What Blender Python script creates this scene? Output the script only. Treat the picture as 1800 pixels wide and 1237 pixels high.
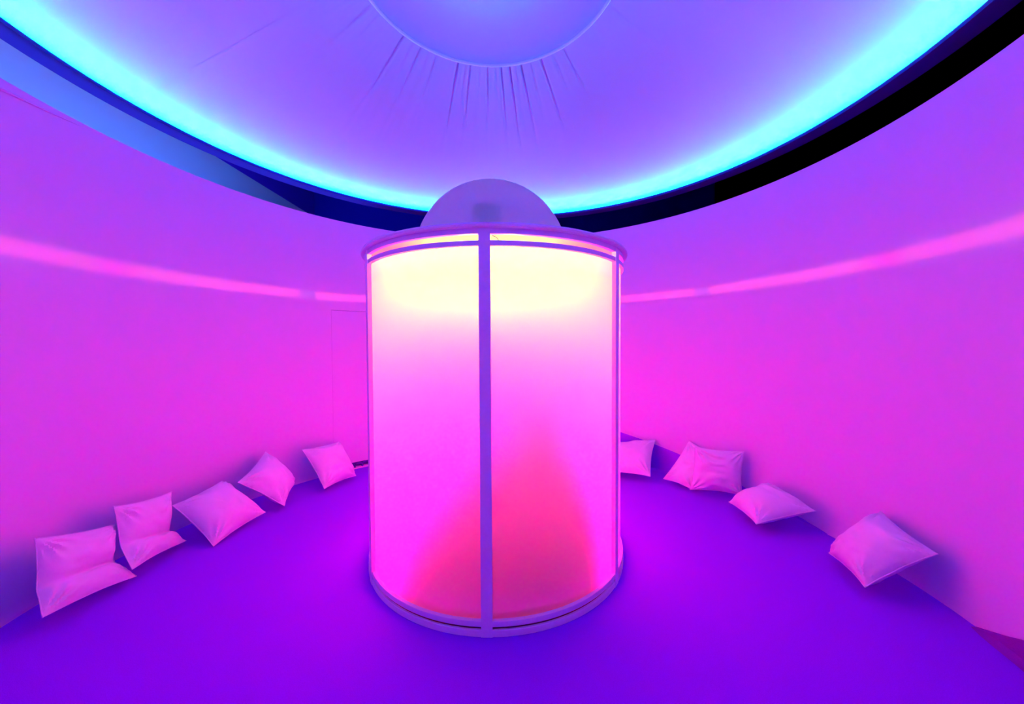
import bpy, bmesh, math, random
from mathutils import Vector, Matrix, noise

for o in list(bpy.data.objects):
    bpy.data.objects.remove(o)
SC = bpy.context.scene
COL = SC.collection
PI = math.pi
R = math.radians

# ------------------------------------------------------------------ camera
F_PX, PITCH, ROLL, YAW = 650.0, -0.02515, -0.0049, 0.01589
CAM = Vector((0.1729, -2.2555, 1.4))
cd = bpy.data.cameras.new('camera')
cam = bpy.data.objects.new('camera', cd)
COL.objects.link(cam)
cd.sensor_fit = 'HORIZONTAL'
cd.sensor_width = 36.0
cd.lens = F_PX / 1800 * 36
cd.clip_start = 0.02
r0 = Vector((math.cos(YAW), math.sin(YAW), 0))
f0 = Vector((-math.sin(YAW), math.cos(YAW), 0))
z0 = Vector((0, 0, 1))
fw = f0 * math.cos(PITCH) + z0 * math.sin(PITCH)
up = -f0 * math.sin(PITCH) + z0 * math.cos(PITCH)
rt = r0 * math.cos(ROLL) + up * math.sin(ROLL)
up2 = -r0 * math.sin(ROLL) + up * math.cos(ROLL)
m3 = Matrix((rt, up2, -fw)).transposed()
cam.matrix_world = Matrix.Translation(CAM) @ m3.to_4x4()
SC.camera = cam

# ------------------------------------------------------------------ world, exposure, light colours
w = bpy.data.worlds.new('world')
SC.world = w
w.use_nodes = True
w.node_tree.nodes['Background'].inputs[0].default_value = (0, 0, 0, 1)
w.node_tree.nodes['Background'].inputs[1].default_value = 0
SC.view_settings.view_transform = 'Standard'
SC.view_settings.look = 'None'
SC.view_settings.gamma = 1
SC.view_settings.use_curve_mapping = False
SC.view_settings.exposure = 0.85
SC.cycles.use_denoising = True
SC.cycles.max_bounces = 10
SC.cycles.diffuse_bounces = 5
SC.cycles.transmission_bounces = 5
SC.cycles.adaptive_threshold = 0.03
SC.cycles.caustics_refractive = False
SC.cycles.caustics_reflective = False
SC.cycles.sample_clamp_indirect = 6

LED_RING = ((0.0, 0.74, 0.95), 195.0)         # cove strip above the wall
BULB = ((0.38, 0.85, 0.0), 780.0)         # warm globes near the front of the booth lid
CORE_BULB = ((1.0, 0.03, 0.05), 26000.0)    # reddish globe on the booth's axis, throws the stripe through the slot
ADDED_STRIP = ((0.10, 0.34, 1.0), 42.0)  # unseen strip added behind the left wall top to light the outer wall
COLUMN = ((1.0, 0.0, 0.27), 80.0)            # magenta tube in the middle of the booth
FOOT_STRIP = ((0.40, 0.0, 1.0), 6.0)         # magenta strip round the booth foot


# ------------------------------------------------------------------ materials
def mat(name, col, rough=0.9, bump=0.0, bscale=200.0, vary=0.0, vscale=4.0, metallic=0.0, spec=0.1):
    m = bpy.data.materials.new(name)
    m.use_nodes = True
    nt = m.node_tree
    b = nt.nodes['Principled BSDF']
    b.inputs['Roughness'].default_value = rough
    b.inputs['Metallic'].default_value = metallic
    b.inputs['Specular IOR Level'].default_value = spec
    tc = nt.nodes.new('ShaderNodeTexCoord')
    n = nt.nodes.new('ShaderNodeTexNoise')
    n.inputs['Scale'].default_value = vscale
    n.inputs['Detail'].default_value = 4
    nt.links.new(tc.outputs['Object'], n.inputs['Vector'])
    mx = nt.nodes.new('ShaderNodeMix')
    mx.data_type = 'RGBA'
    mx.inputs[6].default_value = (*[c * (1 - vary) for c in col], 1)
    mx.inputs[7].default_value = (*[min(1, c * (1 + vary)) for c in col], 1)
    nt.links.new(n.outputs['Fac'], mx.inputs[0])
    nt.links.new(mx.outputs[2], b.inputs['Base Color'])
    if bump:
        n2 = nt.nodes.new('ShaderNodeTexNoise')
        n2.inputs['Scale'].default_value = bscale
        n2.inputs['Detail'].default_value = 3
        nt.links.new(tc.outputs['Object'], n2.inputs['Vector'])
        bp = nt.nodes.new('ShaderNodeBump')
        bp.inputs['Strength'].default_value = bump
        bp.inputs['Distance'].default_value = 0.004
        nt.links.new(n2.outputs['Fac'], bp.inputs['Height'])
        nt.links.new(bp.outputs['Normal'], b.inputs['Normal'])
    return m


def emit(name, col, strength):
    m = bpy.data.materials.new(name)
    m.use_nodes = True
    nt = m.node_tree
    nt.nodes.remove(nt.nodes['Principled BSDF'])
    e = nt.nodes.new('ShaderNodeEmission')
    e.inputs[0].default_value = (*col, 1)
    e.inputs[1].default_value = strength
    nt.links.new(e.outputs[0], nt.nodes['Material Output'].inputs[0])
    return m


def frosted(name, tcol, dcol, tw):
    """Opal sheet: scatters the light that falls on its other face."""
    m = bpy.data.materials.new(name)
    m.use_nodes = True
    nt = m.node_tree
    nt.nodes.remove(nt.nodes['Principled BSDF'])
    t = nt.nodes.new('ShaderNodeBsdfTranslucent')
    t.inputs[0].default_value = (*tcol, 1)
    d = nt.nodes.new('ShaderNodeBsdfDiffuse')
    d.inputs[0].default_value = (*dcol, 1)
    mx = nt.nodes.new('ShaderNodeMixShader')
    mx.inputs[0].default_value = tw
    nt.links.new(d.outputs[0], mx.inputs[1])
    nt.links.new(t.outputs[0], mx.inputs[2])
    nt.links.new(mx.outputs[0], nt.nodes['Material Output'].inputs[0])
    return m


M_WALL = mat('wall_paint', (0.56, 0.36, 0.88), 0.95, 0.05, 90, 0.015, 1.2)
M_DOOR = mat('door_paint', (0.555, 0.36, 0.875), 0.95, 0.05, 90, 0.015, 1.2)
M_CARPET = mat('carpet', (0.22, 0.012, 0.90), 1.0, 0.5, 420, 0.22, 260, spec=0.0)
M_CANOPY = mat('canopy_cloth', (0.51, 0.34, 0.86), 0.95, 0.03, 300, 0.01, 2.0)
M_RING = mat('ring_tape', (0.66, 0.46, 0.93), 0.8, 0.03, 300)
M_CHANNEL = mat('dark_channel', (0.02, 0.008, 0.18), 0.7)
M_FRAME = mat('booth_frame_paint', (0.66, 0.48, 0.95), 0.6, 0.04, 400, 0.05, 60)
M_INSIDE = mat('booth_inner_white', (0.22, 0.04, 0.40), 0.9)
M_SLOT_DARK = mat('slot_dark_red', (0.30, 0.0, 0.08), 0.9)  # dark red for the pieces added to darken the foot slot
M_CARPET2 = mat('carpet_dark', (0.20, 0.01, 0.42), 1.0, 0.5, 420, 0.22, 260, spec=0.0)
M_LINING = mat('lid_lining_cream', (0.85, 0.80, 0.35), 0.9)
M_BAG = mat('dark_bag_cloth', (0.05, 0.002, 0.05), 0.95, 0.3, 60)
M_PILLOW = mat('pillow_cotton', (0.60, 0.52, 0.88), 0.95, 0.25, 35, 0.02, 12)
M_SEAM = mat('pillow_seam', (0.57, 0.47, 0.86), 0.95)
M_BLACK = mat('black_cloth', (0.003, 0.003, 0.006), 1.0, spec=0.0)
M_NAVY = mat('navy_cloth', (0.02, 0.01, 0.5), 1.0, spec=0.0)
M_OUTER_SHADE = mat('outer_wall_shade', (0.10, 0.01, 0.6), 0.95)  # shade on the upper outer wall at left, put into its colour
M_OUTER = mat('outer_plaster', (0.62, 0.60, 0.85), 0.95)
M_CABLE = mat('dark_cable', (0.06, 0.01, 0.35), 0.7)
M_THRESH = mat('threshold_metal', (0.75, 0.4, 0.9), 0.6)
M_PANEL = frosted('frosted_panel', (0.95, 0.60, 0.68), (0.60, 0.06, 0.60), 0.80)
def add_sheer(m, col, rough, ior, wgt):
    nt = m.node_tree
    out = nt.nodes['Material Output']
    old = out.inputs[0].links[0].from_socket
    g = nt.nodes.new('ShaderNodeBsdfRefraction')
    g.inputs['Color'].default_value = (*col, 1)
    g.inputs['Roughness'].default_value = rough
    g.inputs['IOR'].default_value = ior
    mx = nt.nodes.new('ShaderNodeMixShader')
    mx.inputs[0].default_value = wgt
    nt.links.new(old, mx.inputs[1])
    nt.links.new(g.outputs[0], mx.inputs[2])
    nt.links.new(mx.outputs[0], out.inputs[0])


M_DOME = frosted('opal_dome', (0.90, 0.86, 0.96), (0.95, 0.92, 0.97), 0.25)
add_sheer(M_DOME, (0.95, 0.92, 0.98), 0.30, 1.2, 0.35)
M_LED = emit('led_cyan', *LED_RING)
M_BULB = emit('bulb_warm', *BULB)
M_CORE = emit('bulb_red', *CORE_BULB)
M_ADDED_STRIP = emit('added_strip_blue', *ADDED_STRIP)
M_COLUMN = emit('column_magenta', *COLUMN)
M_FOOT = emit('foot_magenta', *FOOT_STRIP)


# ------------------------------------------------------------------ mesh helpers
def obj(name, verts, faces, m, parent=None, smooth=True, loc=(0, 0, 0)):
    me = bpy.data.meshes.new(name)
    me.from_pydata([tuple(v) for v in verts], [], faces)
    me.validate()
    bm = bmesh.new()
    bm.from_mesh(me)
    bmesh.ops.remove_doubles(bm, verts=bm.verts, dist=1e-6)
    bmesh.ops.recalc_face_normals(bm, faces=bm.faces)
    bm.to_mesh(me)
    bm.free()
    if smooth:
        me.polygons.foreach_set('use_smooth', [True] * len(me.polygons))
        if hasattr(me, 'set_sharp_from_angle'):
            me.set_sharp_from_angle(angle=R(40))
    me.materials.append(m)
    o = bpy.data.objects.new(name, me)
    o.location = loc
    COL.objects.link(o)
    if parent:
        o.parent = parent
    return o


def tag(o, label=None, cat=None, group=None, kind=None):
    if label:
        o['label'] = label
    if cat:
        o['category'] = cat
    if group:
        o['group'] = group
    if kind:
        o['kind'] = kind
    return o


def empty(name, loc):
    o = bpy.data.objects.new(name, None)
    o.location = loc
    o.empty_display_size = 0.05
    COL.objects.link(o)
    return o


def pol(r, a, z):
    """azimuth a in degrees from +y towards +x"""
    return (r * math.sin(R(a)), r * math.cos(R(a)), z)


def lathe(profile, n, a0=0.0, a1=360.0, close_profile=True):
    """profile: list of (r, z); a closed section swept about the z axis, with end caps when open"""
    full = abs(a1 - a0) >= 359.99
    k = len(profile)
    cols = n if full else n + 1
    V, Fc = [], []
    for i in range(cols):
        a = a0 + (a1 - a0) * i / n
        V += [pol(r, a, z) for r, z in profile]
    for i in range(n):
        j = (i + 1) % cols
        for q in range(k if close_profile else k - 1):
            q2 = (q + 1) % k
            Fc.append((i * k + q, j * k + q, j * k + q2, i * k + q2))
    if not full and close_profile:
        Fc.append(tuple(range(k)))
        Fc.append(tuple(reversed(range(n * k, n * k + k))))
    return V, Fc


def box(x0, x1, y0, y1, z0, z1):
    V = [(x, y, z) for x in (x0, x1) for y in (y0, y1) for z in (z0, z1)]
    return V, [(0, 1, 3, 2), (4, 6, 7, 5), (0, 4, 5, 1), (2, 3, 7, 6), (0, 2, 6, 4), (1, 5, 7, 3)]


def tube(points, radii, n=8, closed=False):
    V, Fc = [], []
    P = [Vector(p) for p in points]
    m = len(P)
    for i in range(m):
        t = (P[(i + 1) % m] - P[i - 1]) if closed else (P[min(i + 1, m - 1)] - P[max(i - 1, 0)])
        t.normalize()
        ref = Vector((0, 0, 1)) if abs(t.z) < 0.9 else Vector((1, 0, 0))
        u = t.cross(ref).normalized()
        v = t.cross(u)
        rr = radii[i] if hasattr(radii, '__len__') else radii
        for k in range(n):
            a = 2 * PI * k / n
            V.append(P[i] + (u * math.cos(a) + v * math.sin(a)) * rr)
    for i in range(m if closed else m - 1):
        j = (i + 1) % m
        for k in range(n):
            k2 = (k + 1) % n
            Fc.append((i * n + k, i * n + k2, j * n + k2, j * n + k))
    if not closed:
        Fc.append(tuple(range(n)))
        Fc.append(tuple(range((m - 1) * n, m * n)))
    return V, Fc


def interp(x, tab):
    if x <= tab[0][0]:
        return tab[0][1]
    for (xa, ya), (xb, yb) in zip(tab, tab[1:]):
        if x <= xb:
            t = (x - xa) / (xb - xa)
            return ya + (yb - ya) * t
    return tab[-1][1]


# ------------------------------------------------------------------ setting: outer room
RW = 2.4476                       # inner radius of the round wall


def wall_top(x, y):
    return 2.7294 - 0.0024 * x - 0.0098 * y


def tilt(x, y):
    return -0.0092 * x + 0.0017 * y


tag(obj('floor', *box(-3.3, 3.5, -3.7, 4.0, -0.06, 0.0), M_CARPET, smooth=False), kind='structure',
    label='deep blue violet carpet covering the whole round room')
tag(obj('wall_outer_left_upper', *box(-3.3, -3.2, -3.7, 4.0, 3.5, 4.4), M_OUTER_SHADE, smooth=False), kind='structure',
    label='upper outer wall at left, coloured dark blue for the shade above the pale part')
tag(obj('wall_outer_left', *box(-3.3, -3.2, -3.7, 4.0, 0.0, 3.5), M_OUTER, smooth=False), kind='structure',
    label='pale outer wall seen lit blue through the gap above the round wall at left')
tag(obj('wall_outer_right', *box(3.4, 3.5, -3.7, 4.0, 0.0, 4.4), M_BLACK, smooth=False), kind='structure',
    label='black outer wall behind the gap above the round wall at right')
tag(obj('wall_outer_back', *box(-3.2, 3.4, 3.9, 4.0, 0.0, 4.4), M_NAVY, smooth=False), kind='structure',
    label='navy outer wall behind the gap above the round wall at the back')
tag(obj('wall_outer_front', *box(-3.2, 3.4, -3.7, -3.6, 0.0, 4.4), M_BLACK, smooth=False), kind='structure')
tag(obj('ceiling_outer', *box(-3.3, 3.5, -3.7, 4.0, 4.4, 4.46), M_BLACK, smooth=False), kind='structure')


# ------------------------------------------------------------------ setting: round wall
def wall_piece(name, a0, a1, m, zb=0.0, zt=None, r=RW, th=0.05, n=None, nz=8):
    n = n or max(2, int(abs(a1 - a0) / 1.5))
    V, Fc = [], []
    k = nz + 1
    for i in range(n + 1):
        a = a0 + (a1 - a0) * i / n
        for side in (0, 1):
            rr = r + side * th
            x, y, _ = pol(rr, a, 0)
            top = wall_top(x, y) if zt is None else zt
            for q in range(k):
                V.append((x, y, zb + (top - zb) * q / nz))
    S = 2 * k
    for i in range(n):
        for q in range(nz):
            Fc.append((i * S + q, (i + 1) * S + q, (i + 1) * S + q + 1, i * S + q + 1))
            Fc.append((i * S + k + q, i * S + k + q + 1, (i + 1) * S + k + q + 1, (i + 1) * S + k + q))
        Fc.append((i * S + nz, (i + 1) * S + nz, (i + 1) * S + k + nz, i * S + k + nz))
        Fc.append((i * S, i * S + k, (i + 1) * S + k, (i + 1) * S))
    for i in (0, n):
        for q in range(nz):
            Fc.append((i * S + q, i * S + q + 1, i * S + k + q + 1, i * S + k + q))
    return V, Fc


DOOR_A0, DOOR_A1, DOOR_TOP = -47.6, -23.0, 1.757
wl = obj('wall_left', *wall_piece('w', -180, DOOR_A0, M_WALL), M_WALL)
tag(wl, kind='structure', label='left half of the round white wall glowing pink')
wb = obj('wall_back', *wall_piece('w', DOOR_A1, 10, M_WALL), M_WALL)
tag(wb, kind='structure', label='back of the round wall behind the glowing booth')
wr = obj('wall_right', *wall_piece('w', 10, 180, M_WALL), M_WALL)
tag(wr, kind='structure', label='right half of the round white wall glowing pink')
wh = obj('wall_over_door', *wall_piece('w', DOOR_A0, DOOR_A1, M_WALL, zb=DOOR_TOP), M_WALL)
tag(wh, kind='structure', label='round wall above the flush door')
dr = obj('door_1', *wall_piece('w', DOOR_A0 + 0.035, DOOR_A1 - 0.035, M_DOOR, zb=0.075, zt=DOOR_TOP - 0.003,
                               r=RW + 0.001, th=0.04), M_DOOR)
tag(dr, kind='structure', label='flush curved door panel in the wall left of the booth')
tag(obj('trim_1', *lathe([(RW - 0.006, 0.0), (RW + 0.05, 0.0), (RW + 0.05, 0.022), (RW - 0.006, 0.018)], 16,
                         DOOR_A0 + 0.2, DOOR_A1 - 0.2), M_THRESH), kind='structure',
    label='pale threshold strip under the flush door')
tag(obj('trim_2', *lathe([(RW + 0.03, 0.022), (RW + 0.05, 0.022), (RW + 0.05, 0.075), (RW + 0.03, 0.075)], 16,
                         DOOR_A0 + 0.2, DOOR_A1 - 0.2), M_CABLE), kind='structure',
    label='dark recess under the flush door')
tag(obj('added_light_strip', *lathe([(2.55, 2.60), (2.57, 2.60), (2.57, 2.62), (2.55, 2.62)], 70, -140, -38), M_ADDED_STRIP),
    'added blue light strip, unseen behind the wall top at left, lighting the outer wall', 'light strip')
# sewn fold near the top of the wall at left
pts, rad = [], []
for i in range(24):
    a = -125 + 34 * i / 23
    pts.append(pol(RW - 0.001, a, interp(a, [(-125, 2.655), (-99.7, 2.685), (-91, 2.712)])))
    rad.append(interp(a, [(-125, 0.016), (-100, 0.011), (-91, 0.001)]))
obj('wall_fold', *tube(pts, rad, 8), M_WALL, wl)


# carpet turned up against the wall
def upturn(name, tab, label, m=None):
    a0, a1 = tab[0][0], tab[-1][0]
    n = int((a1 - a0) / 1.5)
    V, Fc = [], []
    for i in range(n + 1):
        a = a0 + (a1 - a0) * i / n
        h = max(0.004, interp(a, tab))
        rc = min(0.02, h * 0.5)
        prof = [(RW - 0.022 - rc, 0.001), (RW - 0.010 - rc * 0.4, 0.003 + rc * 0.3), (RW - 0.008, rc), (RW - 0.007, h),
                (RW - 0.0005, h), (RW - 0.0005, 0.0005)]
        V += [pol(r, a, z) for r, z in prof]
    for i in range(n):
        for q in range(6):
            q2 = (q + 1) % 6
            Fc.append((i * 6 + q, (i + 1) * 6 + q, (i + 1) * 6 + q2, i * 6 + q2))
    Fc += [tuple(range(6)), tuple(range(n * 6, n * 6 + 6))]
    o = obj(name, V, Fc, m or M_CARPET)
    tag(o, kind='structure', label=label)


upturn('baseboard_back', [(-12, 0.004), (12, 0.52), (34.6, 0.349), (40, 0.306), (49.1, 0.229), (64.9, 0.085), (80, 0.004)],
       'corner of the blue carpet turned up against the wall right of the booth')
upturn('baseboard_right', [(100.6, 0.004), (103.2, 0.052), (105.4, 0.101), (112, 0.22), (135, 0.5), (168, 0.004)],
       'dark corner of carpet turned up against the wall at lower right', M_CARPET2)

# ------------------------------------------------------------------ ceiling canopy
ceil = empty('ceiling', (0, 0, 2.95))
tag(ceil, kind='structure', label='round tented fabric ceiling lit by a cyan cove')
RU, ZU, RC, ZC = 2.376, 2.973, 0.827, 3.669
OUT_R = 2.47
# (azimuth, angular half-width, strength) of the gathers by the centre ring
CREASES = [(-71, 1.6, .6), (-66, 2.2, .4), (-51.6, 1.0, 1.1), (-46, 2.0, .6), (-41.7, 1.0, .8), (-37, 1.6, .5), (-33, 1.2, .6),
           (-20.8, .9, 1.3), (-16.5, 1.6, .5), (-14, .8, .9), (-9, 1.4, .4), (-4.5, .9, .7), (0, 1.5, .4), (3, .8, 1.0),
           (7.8, .8, 1.5), (11, 1.2, .5), (14.3, .8, 1.2), (19.5, 1.4, .5), (25.7, 1.0, 1.2), (33, 1.8, .4), (39.3, 1.0, .6),
           (58, 3, .3), (70, 2.0, .5), (120, 2, .8), (150, 2, .8), (180, 2, .8), (-150, 2, .8), (-120, 2, .8)]


def canopy_z(r, a, t):
    s = (OUT_R - r) / (OUT_R - RC)
    z = ZU + 0.02 + (ZC - ZU - 0.02) * (s ** 0.92)
    z -= 0.028 * math.sin(PI * min(1, max(0, t))) * math.sin(PI * min(1, s)) ** 0.6      # cloth sags between the seams
    d = r - RC
    fall = math.exp(-(d / 0.36) ** 1.4) * min(1, d / 0.02)
    for ca, cw, cs in CREASES:
        da = (a - ca + 180) % 360 - 180
        if abs(da) < cw * 5:
            z += 0.017 * cs * fall * math.exp(-(da / cw) ** 2) * math.cos(da / cw * 1.6)
    z += 0.002 * fall * noise.noise((a * 0.55, d * 1.5, 3.0))
    x, y, _ = pol(r, a, 0)
    return z + tilt(x, y) * s ** 0.2 if s > 0 else z + tilt(x, y)


seams = [2.0, 84.0, 180.0, 276.0, 362.0]
for p in range(4):
    a0, a1 = seams[p], seams[p + 1] + 0.5
    n, k = 240, 36
    V, Fc = [], []
    for i in range(n + 1):
        a = a0 + (a1 - a0) * i / n
        for q in range(k + 1):
            u = q / k
            r = OUT_R + (RC - OUT_R) * (u if u < 0.5 else u)
            lap = 0.0015 * max(0, 1 - i / 3)             # one edge of each panel laps over its neighbour
            z = canopy_z(r, a, i / n) - lap
            V.append(pol(r, a, z - 2.95))
    S = k + 1
    for i in range(n):
        for q in range(k):
            Fc.append((i * S + q, (i + 1) * S + q, (i + 1) * S + q + 1, i * S + q + 1))
    o = obj('fabric_panel', V, Fc, M_CANOPY, ceil)
# ring round the opening and the panel inside it
ringpts = []
for i in range(120):
    x, y, _ = pol(RC, 3 * i, 0)
    ringpts.append((x, y, ZC + tilt(x, y) - 2.95 - 0.004))
obj('centre_ring', *tube(ringpts, 0.011, 8, True), M_RING, ceil)
V, Fc = [], []
prof = [(RC * math.cos(R(t)), ZC + 0.16 * math.sin(R(t))) for t in range(0, 90, 5)] + [(0.0001, ZC + 0.16)]
V, Fc = lathe([(r, z - 2.95) for r, z in prof], 96, close_profile=False)
obj('centre_panel', V, Fc, M_CANOPY, ceil)
# the cove: channel with a lip, and the strip lying in it


def swept(profile, n=180):
    V, Fc = lathe(profile, n)
    return [(x, y, z + tilt(x, y)) for x, y, z in V], Fc


b = ZU - 2.95
obj('cove_channel', *swept([(RU, b), (RU, b - 0.024), (OUT_R + 0.03, b - 0.024), (OUT_R + 0.03, b + 0.03), (OUT_R + 0.012, b + 0.03),
                            (OUT_R + 0.012, b - 0.016), (RU + 0.006, b - 0.016), (RU + 0.006, b)]), M_CHANNEL, ceil)
obj('led_strip', *swept([(RU + 0.034, b - 0.014), (RU + 0.050, b - 0.014), (RU + 0.050, b - 0.006), (RU + 0.034, b - 0.006)]), M_LED, ceil)

# ------------------------------------------------------------------ the glowing booth
BX, BY, BR = 0.025, 0.312, 0.845
booth = empty('light_booth', (BX, BY, 0))
tag(booth, 'round booth of frosted curved panels glowing yellow above and pink below, in the room centre', 'lamp')
POST_A = [179.6 + 58.0 * i for i in (-1, 0, 1)] + [-58.2, 0.5, 58.2]
POSTS = sorted([(180.4 + a) % 360 for a in (-57.5, 0, 57.5)] + [(0.4 + a) % 360 for a in (-60, 0, 60)])
TH = 0.022


def ring(name, z0_, z1_, r=BR, th=TH, n=120, m=M_FRAME):
    e = 0.002
    return obj(name, *lathe([(r - th, z0_), (r - e, z0_), (r, z0_ + e), (r, z1_ - e), (r - e, z1_), (r - th, z1_)], n), m, booth)


ring('base_ring', 0.0, 0.034, BR + 0.002, 0.012)
obj('slot_dark_tray', *lathe([(0.797, 0.001), (BR - 0.011, 0.001), (BR - 0.011, 0.005), (0.797, 0.005)], 96), M_SLOT_DARK, booth)  # dark floor piece added so the foot slot looks deep
obj('slot_dark_strip', *lathe([(0.790, 0.012), (0.796, 0.012), (0.796, 0.058), (0.790, 0.058)], 96), M_SLOT_DARK, booth)  # dark strip added behind the foot slot to darken it
ring('bottom_rail', 0.047, 0.0755)
ring('top_rail', 1.851, 1.876)
ring('head_ring', 1.906, 1.932)
# lid with a rounded overhanging rim
obj('lid', *lathe([(0.0001, 1.930), (BR + 0.008, 1.930), (BR + 0.019, 1.936), (BR + 0.022, 1.944), (BR + 0.018, 1.953),
                   (BR + 0.006, 1.957), (0.0001, 1.958)], 120, close_profile=False), M_FRAME, booth)
obj('lid_lining', *lathe([(0.0001, 1.924), (BR - TH - 0.002, 1.924), (BR - TH - 0.002, 1.929), (0.0001, 1.929)], 96), M_LINING, booth)
obj('inner_floor', *lathe([(0.0001, 0.002), (BR - 0.05, 0.002), (BR - 0.05, 0.012), (0.0001, 0.012)], 96), M_INSIDE, booth)
for a in POSTS:
    hw = math.degrees(0.027 / BR)
    ro = BR + 0.004
    obj('post', *lathe([(ro - 0.026, 0.0), (ro - 0.001, 0.0), (ro, 0.001), (ro, 1.9315), (ro - 0.001, 1.9325), (ro - 0.026, 1.9325)], 6,
                       a - hw, a + hw), M_FRAME, booth)
PS = POSTS + [POSTS[0] + 360]
RP = BR - TH + 0.003
for a0, a1 in zip(PS, PS[1:]):
    V, Fc = [], []
    n, k = 40, 1
    for i in range(n + 1):
        a = a0 + (a1 - a0) * i / n
        V += [pol(RP, a, 0.060), pol(RP, a, 1.862)]
    for i in range(n):
        Fc.append((2 * i, 2 * i + 2, 2 * i + 3, 2 * i + 1))
    obj('frosted_panel', V, Fc, M_PANEL, booth)
# opal dome on the lid with a dark fitting inside
prof = [(0.52 * math.cos(R(t)), 1.955 + 0.525 * math.sin(R(t))) for t in range(0, 90, 3)] + [(0.0001, 2.48)]
dome = obj('dome_cap', *lathe(prof, 96, close_profile=False), M_DOME, booth, loc=(-0.03, 0, 0))
obj('dome_fitting', *lathe([(0.0001, 0.0), (0.070, 0.0), (0.078, 0.006), (0.078, 0.10), (0.070, 0.108), (0.0001, 0.108)], 24), M_CHANNEL, booth, loc=(-0.03, -0.37, 2.085))
obj('fitting_stem', *lathe([(0.0001, 1.956), (0.02, 1.956), (0.02, 2.086), (0.0001, 2.086)], 12), M_CHANNEL, booth, loc=(-0.03, -0.37, 0))
# lights inside
bx = 0.0
for (lx, ly, rb_, mb_) in ((-0.12, -0.545, 0.017, M_BULB), (0.12, -0.545, 0.017, M_BULB), (0.0, 0.0, 0.010, M_CORE)):
    V, Fc = [], []
    bm = bmesh.new()
    bmesh.ops.create_uvsphere(bm, u_segments=16, v_segments=10, radius=rb_)
    me = bpy.data.meshes.new('globe_bulb')
    bm.to_mesh(me)
    bm.free()
    me.materials.append(mb_)
    o = bpy.data.objects.new('globe_bulb', me)
    o.location = (lx, ly, 1.886)
    COL.objects.link(o)
    o.parent = booth
    obj('bulb_holder', *lathe([(0.0001, rb_ * 0.95), (0.008, rb_ * 0.95), (0.013, 0.038), (0.0001, 0.038)], 16), M_INSIDE, o)
    if mb_ is M_BULB:
        obj('added_bulb_shade', *lathe([(0.0001, -0.036), (0.023, -0.034), (0.023, -0.032), (0.0001, -0.033)], 20), M_INSIDE, o)  # unseen disc added below each front bulb to cut its downward light
obj('added_bulb_dish', *lathe([(0.0001, 1.855), (0.09, 1.858), (0.13, 1.867), (0.13, 1.870), (0.09, 1.862), (0.0001, 1.859)], 40), M_INSIDE, booth)  # unseen dish added to keep the axis bulb's light to the slot
obj('light_column', *lathe([(0.0001, 0.013), (0.19, 0.013), (0.19, 0.42), (0.0001, 0.42)], 32), M_COLUMN, booth, loc=(0.0, 0.30, 0))
obj('foot_light', *lathe([(0.755, 0.013), (0.768, 0.013), (0.768, 0.022), (0.755, 0.022)], 96), M_FOOT, booth)
# loose wire showing in the slot by the front post
obj('wire', *tube([(0.03, -0.815, 1.905), (0.045, -0.817, 1.898), (0.056, -0.818, 1.889), (0.060, -0.818, 1.878)], 0.0022, 6), M_CABLE, booth)

# dark slumped bag inside the booth
bag = empty('bean_bag', (0.075, -0.115, 0.012))
tag(bag, 'dark slumped bean bag inside the booth, a blurred shadow behind its right front panel', 'bean bag')
V, Fc = [], []
n, k = 40, 22
for q in range(k + 1):
    v = q / k
    h = 0.70 * v
    rr = interp(v, [(0, .30), (.08, .35), (.25, .34), (.5, .265), (.75, .16), (.92, .085), (1, .012)])
    cx_ = 0.12 * v ** 1.2
    for i in range(n):
        a = 2 * PI * i / n
        wv = 1 + 0.07 * noise.noise((math.cos(a) * 1.6, math.sin(a) * 1.6, v * 3))
        V.append((cx_ + rr * wv * 1.12 * math.cos(a), rr * wv * 0.78 * math.sin(a), h))
for q in range(k):
    for i in range(n):
        j = (i + 1) % n
        Fc.append((q * n + i, q * n + j, (q + 1) * n + j, (q + 1) * n + i))
Fc += [tuple(range(n)), tuple(range(k * n, k * n + n))]
obj('bag_body', V, Fc, M_BAG, bag)
obj('tied_neck', *lathe([(0.0001, 0.0), (0.035, 0.0), (0.028, 0.02), (0.045, 0.05), (0.0001, 0.055)], 16), M_BAG, bag, loc=(0.12, 0, 0.69))

# cable lying under the door
pts = []
for i in range(90):
    t = i / 89
    a = -43.4 + 7.5 * t
    ph = t * 2 * PI * 4.0
    pts.append(pol(RW - 0.012 + 0.007 * math.cos(ph * 0.5), a + 0.40 * math.sin(ph), 0.046 + 0.021 * math.cos(ph)))
tag(obj('cable', *tube(pts, 0.0085, 8), M_CABLE), 'dark looped cable lying at the wall foot just left of the booth', 'cable')

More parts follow.
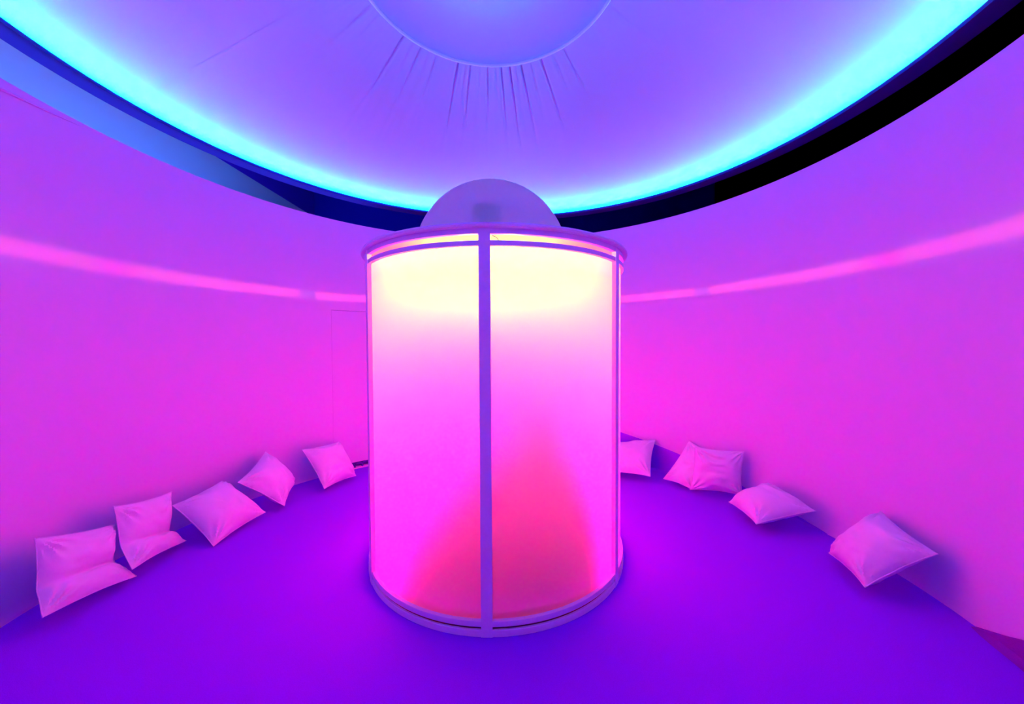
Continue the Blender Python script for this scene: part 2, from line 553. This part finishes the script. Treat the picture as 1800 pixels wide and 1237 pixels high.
# ------------------------------------------------------------------ pillows
PILLOWS = dict(
    C=[(-2.21, 0.651, 0.302), (-1.858, 0.649, 0.05), (-1.923, 0.215, 0.013), (-2.238, 0.255, 0.279)],
    D=[(-2.111, 1.029, 0.429), (-1.912, 1.116, 0.095), (-1.786, 0.775, 0.044), (-2.052, 0.614, 0.302)],
    E=[(-1.885, 1.207, 0.393), (-1.731, 1.618, 0.359), (-1.503, 1.505, 0.034), (-1.625, 1.107, 0.056)],
    F=[(1.164, 1.945, 0.249), (1.653, 1.735, 0.344), (1.462, 1.35, 0.087), (1.06, 1.555, 0.06)],
    G=[(1.894, 1.479, 0.399), (2.092, 1.219, 0.331), (1.782, 1.161, 0.029), (1.597, 1.37, 0.054)],
    H=[(1.775, 1.105, 0.449), (2.15, 0.99, 0.438), (2.105, 0.935, 0.078), (1.735, 1.11, 0.052)],
    I=[(2.258, 0.806, 0.225), (2.287, 0.38, 0.192), (1.888, 0.406, 0.084), (1.904, 0.785, 0.081)],
    J=[(2.401, 0.031, 0.353), (2.31, -0.361, 0.313), (2.041, -0.261, 0.07), (2.141, 0.091, 0.055)],
    A=[(-2.231, -0.478, 0.442), (-2.247, -0.094, 0.323), (-2.212, -0.138, 0.124), (-2.183, -0.53, 0.204), (-2.092, -0.135, 0.03), (-2.092, -0.565, 0.105)],
    B=[(-2.231, -0.121, 0.439), (-2.278, 0.295, 0.359), (-2.239, 0.237, 0.1), (-2.179, -0.15, 0.209), (-2.142, 0.247, 0.035), (-2.08, -0.169, 0.09)],
)
PLABEL = dict(
    A='white pillow folded against the wall, leftmost and nearest on the left side',
    B='white pillow folded over at the bottom, second from the left',
    C='plump white pillow tilted on one corner, third from the left',
    D='white pillow standing on its point, fourth from the left',
    E='white pillow leaning on the wall nearest the booth on the left side',
    F='white pillow half hidden behind the right edge of the booth',
    G='white pillow partly covered by an upright pillow, right of the booth',
    H='upright white pillow overlapping the pillow behind it, right of the booth',
    I='white pillow lying nearly flat by the right wall',
    J='white pillow tilted with a dark gap beneath, rightmost by the wall')


def make_pillow(key):
    C = [Vector(c) for c in PILLOWS[key]]
    fold = len(C) == 6
    n = 48
    seed = ord(key) * 7.3
    T = {'G': 0.045, 'H': 0.075, 'A': 0.07, 'B': 0.07, 'C': 0.12, 'D': 0.115, 'E': 0.115, 'F': 0.09}.get(key, 0.115)

    def base(u, v):                                   # u to the right, v upward, both -1..1
        pu = 0.075 * (1 - v * v) ** 1.0 + 0.012 * noise.noise((v * 2.5, seed, u))
        pv = 0.075 * (1 - u * u) ** 1.0 + 0.012 * noise.noise((u * 2.5, seed + 3, v))
        uu, vv = u * (1 - pu), v * (1 - pv)
        s, t = (uu + 1) / 2, (vv + 1) / 2
        if not fold:
            return (C[0] * (1 - s) + C[1] * s) * t + (C[3] * (1 - s) + C[2] * s) * (1 - t)
        top, mid, bot = C[0].lerp(C[1], s), C[3].lerp(C[2], s), C[5].lerp(C[4], s)
        f = 0.40
        k_ = 0.07
        if t > f + k_:
            return mid.lerp(top, (t - f) / (1 - f))
        if t < f - k_:
            return bot.lerp(mid, t / f)
        x = (t - f + k_) / (2 * k_)
        pa = bot.lerp(mid, (f - k_) / f)
        pb = mid.lerp(top, k_ / (1 - f))
        return pa * (1 - x) ** 2 + mid * 2 * x * (1 - x) + pb * x * x

    nrm0 = (C[1] - C[0]).cross(C[0] - C[3]).normalized()
    if nrm0.dot(CAM - C[0]) < 0:
        nrm0 = -nrm0

    def normal(u, v):
        e = 0.03
        d = (base(min(1, u + e), v) - base(max(-1, u - e), v)).cross(base(u, min(1, v + e)) - base(u, max(-1, v - e)))
        if d.length < 1e-9:
            return nrm0
        d.normalize()
        return d if d.dot(nrm0) > 0 else -d

    def clampv(p):
        p = p.copy()
        if p.z < 0.006:
            p.z = 0.006
        rr = math.hypot(p.x, p.y)
        lim = RW - 0.014
        if rr > lim:
            p.x *= lim / rr
            p.y *= lim / rr
        return p

    V, Fc = [], []
    org = sum((c for c in C), Vector()) / len(C)
    org.z = 0.0
    for side in (1, -1):
        for j in range(n + 1):
            v = -1 + 2 * j / n
            for i in range(n + 1):
                u = -1 + 2 * i / n
                prof = ((1 - abs(u) ** 2.6) * (1 - abs(v) ** 2.6))
                prof = max(0, prof) ** 0.62
                th = T * prof
                if fold:                                # the crease pinches the filling
                    t = (v * (1 - 0.085 * (1 - u * u)) + 1) / 2
                    cr = math.exp(-((t - 0.40) / 0.10) ** 2)
                    th *= 1 - (0.62 if side > 0 else 0.2) * cr * (0.7 + 0.3 * u)
                p = base(u, v)
                nn = normal(u, v)
                edge = max(abs(u), abs(v))
                wr = 0.011 * noise.noise((u * 2.2 + seed, v * 2.2, seed))
                # creases running in from the edges
                wr += 0.015 * max(0, 1 - abs(u) * 0.75) * math.sin(v * 11 + 4 * noise.noise((u * 1.2, v * 1.5, seed + 5))) * noise.noise((u * 1.4 + 9, v * 1.4, seed))
                ca = math.atan2(v - math.copysign(1, v), u - math.copysign(1, u))
                cd_ = math.hypot(v - math.copysign(1, v), u - math.copysign(1, u))
                wr += 0.011 * math.exp(-((cd_ - 0.35) / 0.28) ** 2) * math.sin(ca * 13 + seed)
                th += wr * min(1, prof * 2.2)
                q = p + nn * th * (side if side > 0 else -0.62)
                V.append(clampv(q) - org)
    S = n + 1
    off = S * S
    for j in range(n):
        for i in range(n):
            a_ = j * S + i
            Fc.append((a_, a_ + 1, a_ + S + 1, a_ + S))
            Fc.append((off + a_, off + a_ + S, off + a_ + S + 1, off + a_ + 1))
    e = empty('pillow', org)
    tag(e, PLABEL[key], 'pillow', 'white pillows round the wall')
    obj('pillow_case', V, Fc, M_PILLOW, e)
    # stitched edge
    pts = []
    m = 24
    for a_, b_ in (((-1, -1), (1, -1)), ((1, -1), (1, 1)), ((1, 1), (-1, 1)), ((-1, 1), (-1, -1))):
        for i in range(m):
            t = i / m
            pts.append(clampv(base(a_[0] + (b_[0] - a_[0]) * t, a_[1] + (b_[1] - a_[1]) * t)) - org)
    obj('seam', *tube(pts, 0.003, 6, True), M_SEAM, e)


for key in 'ABCDEFGHIJ':
    make_pillow(key)
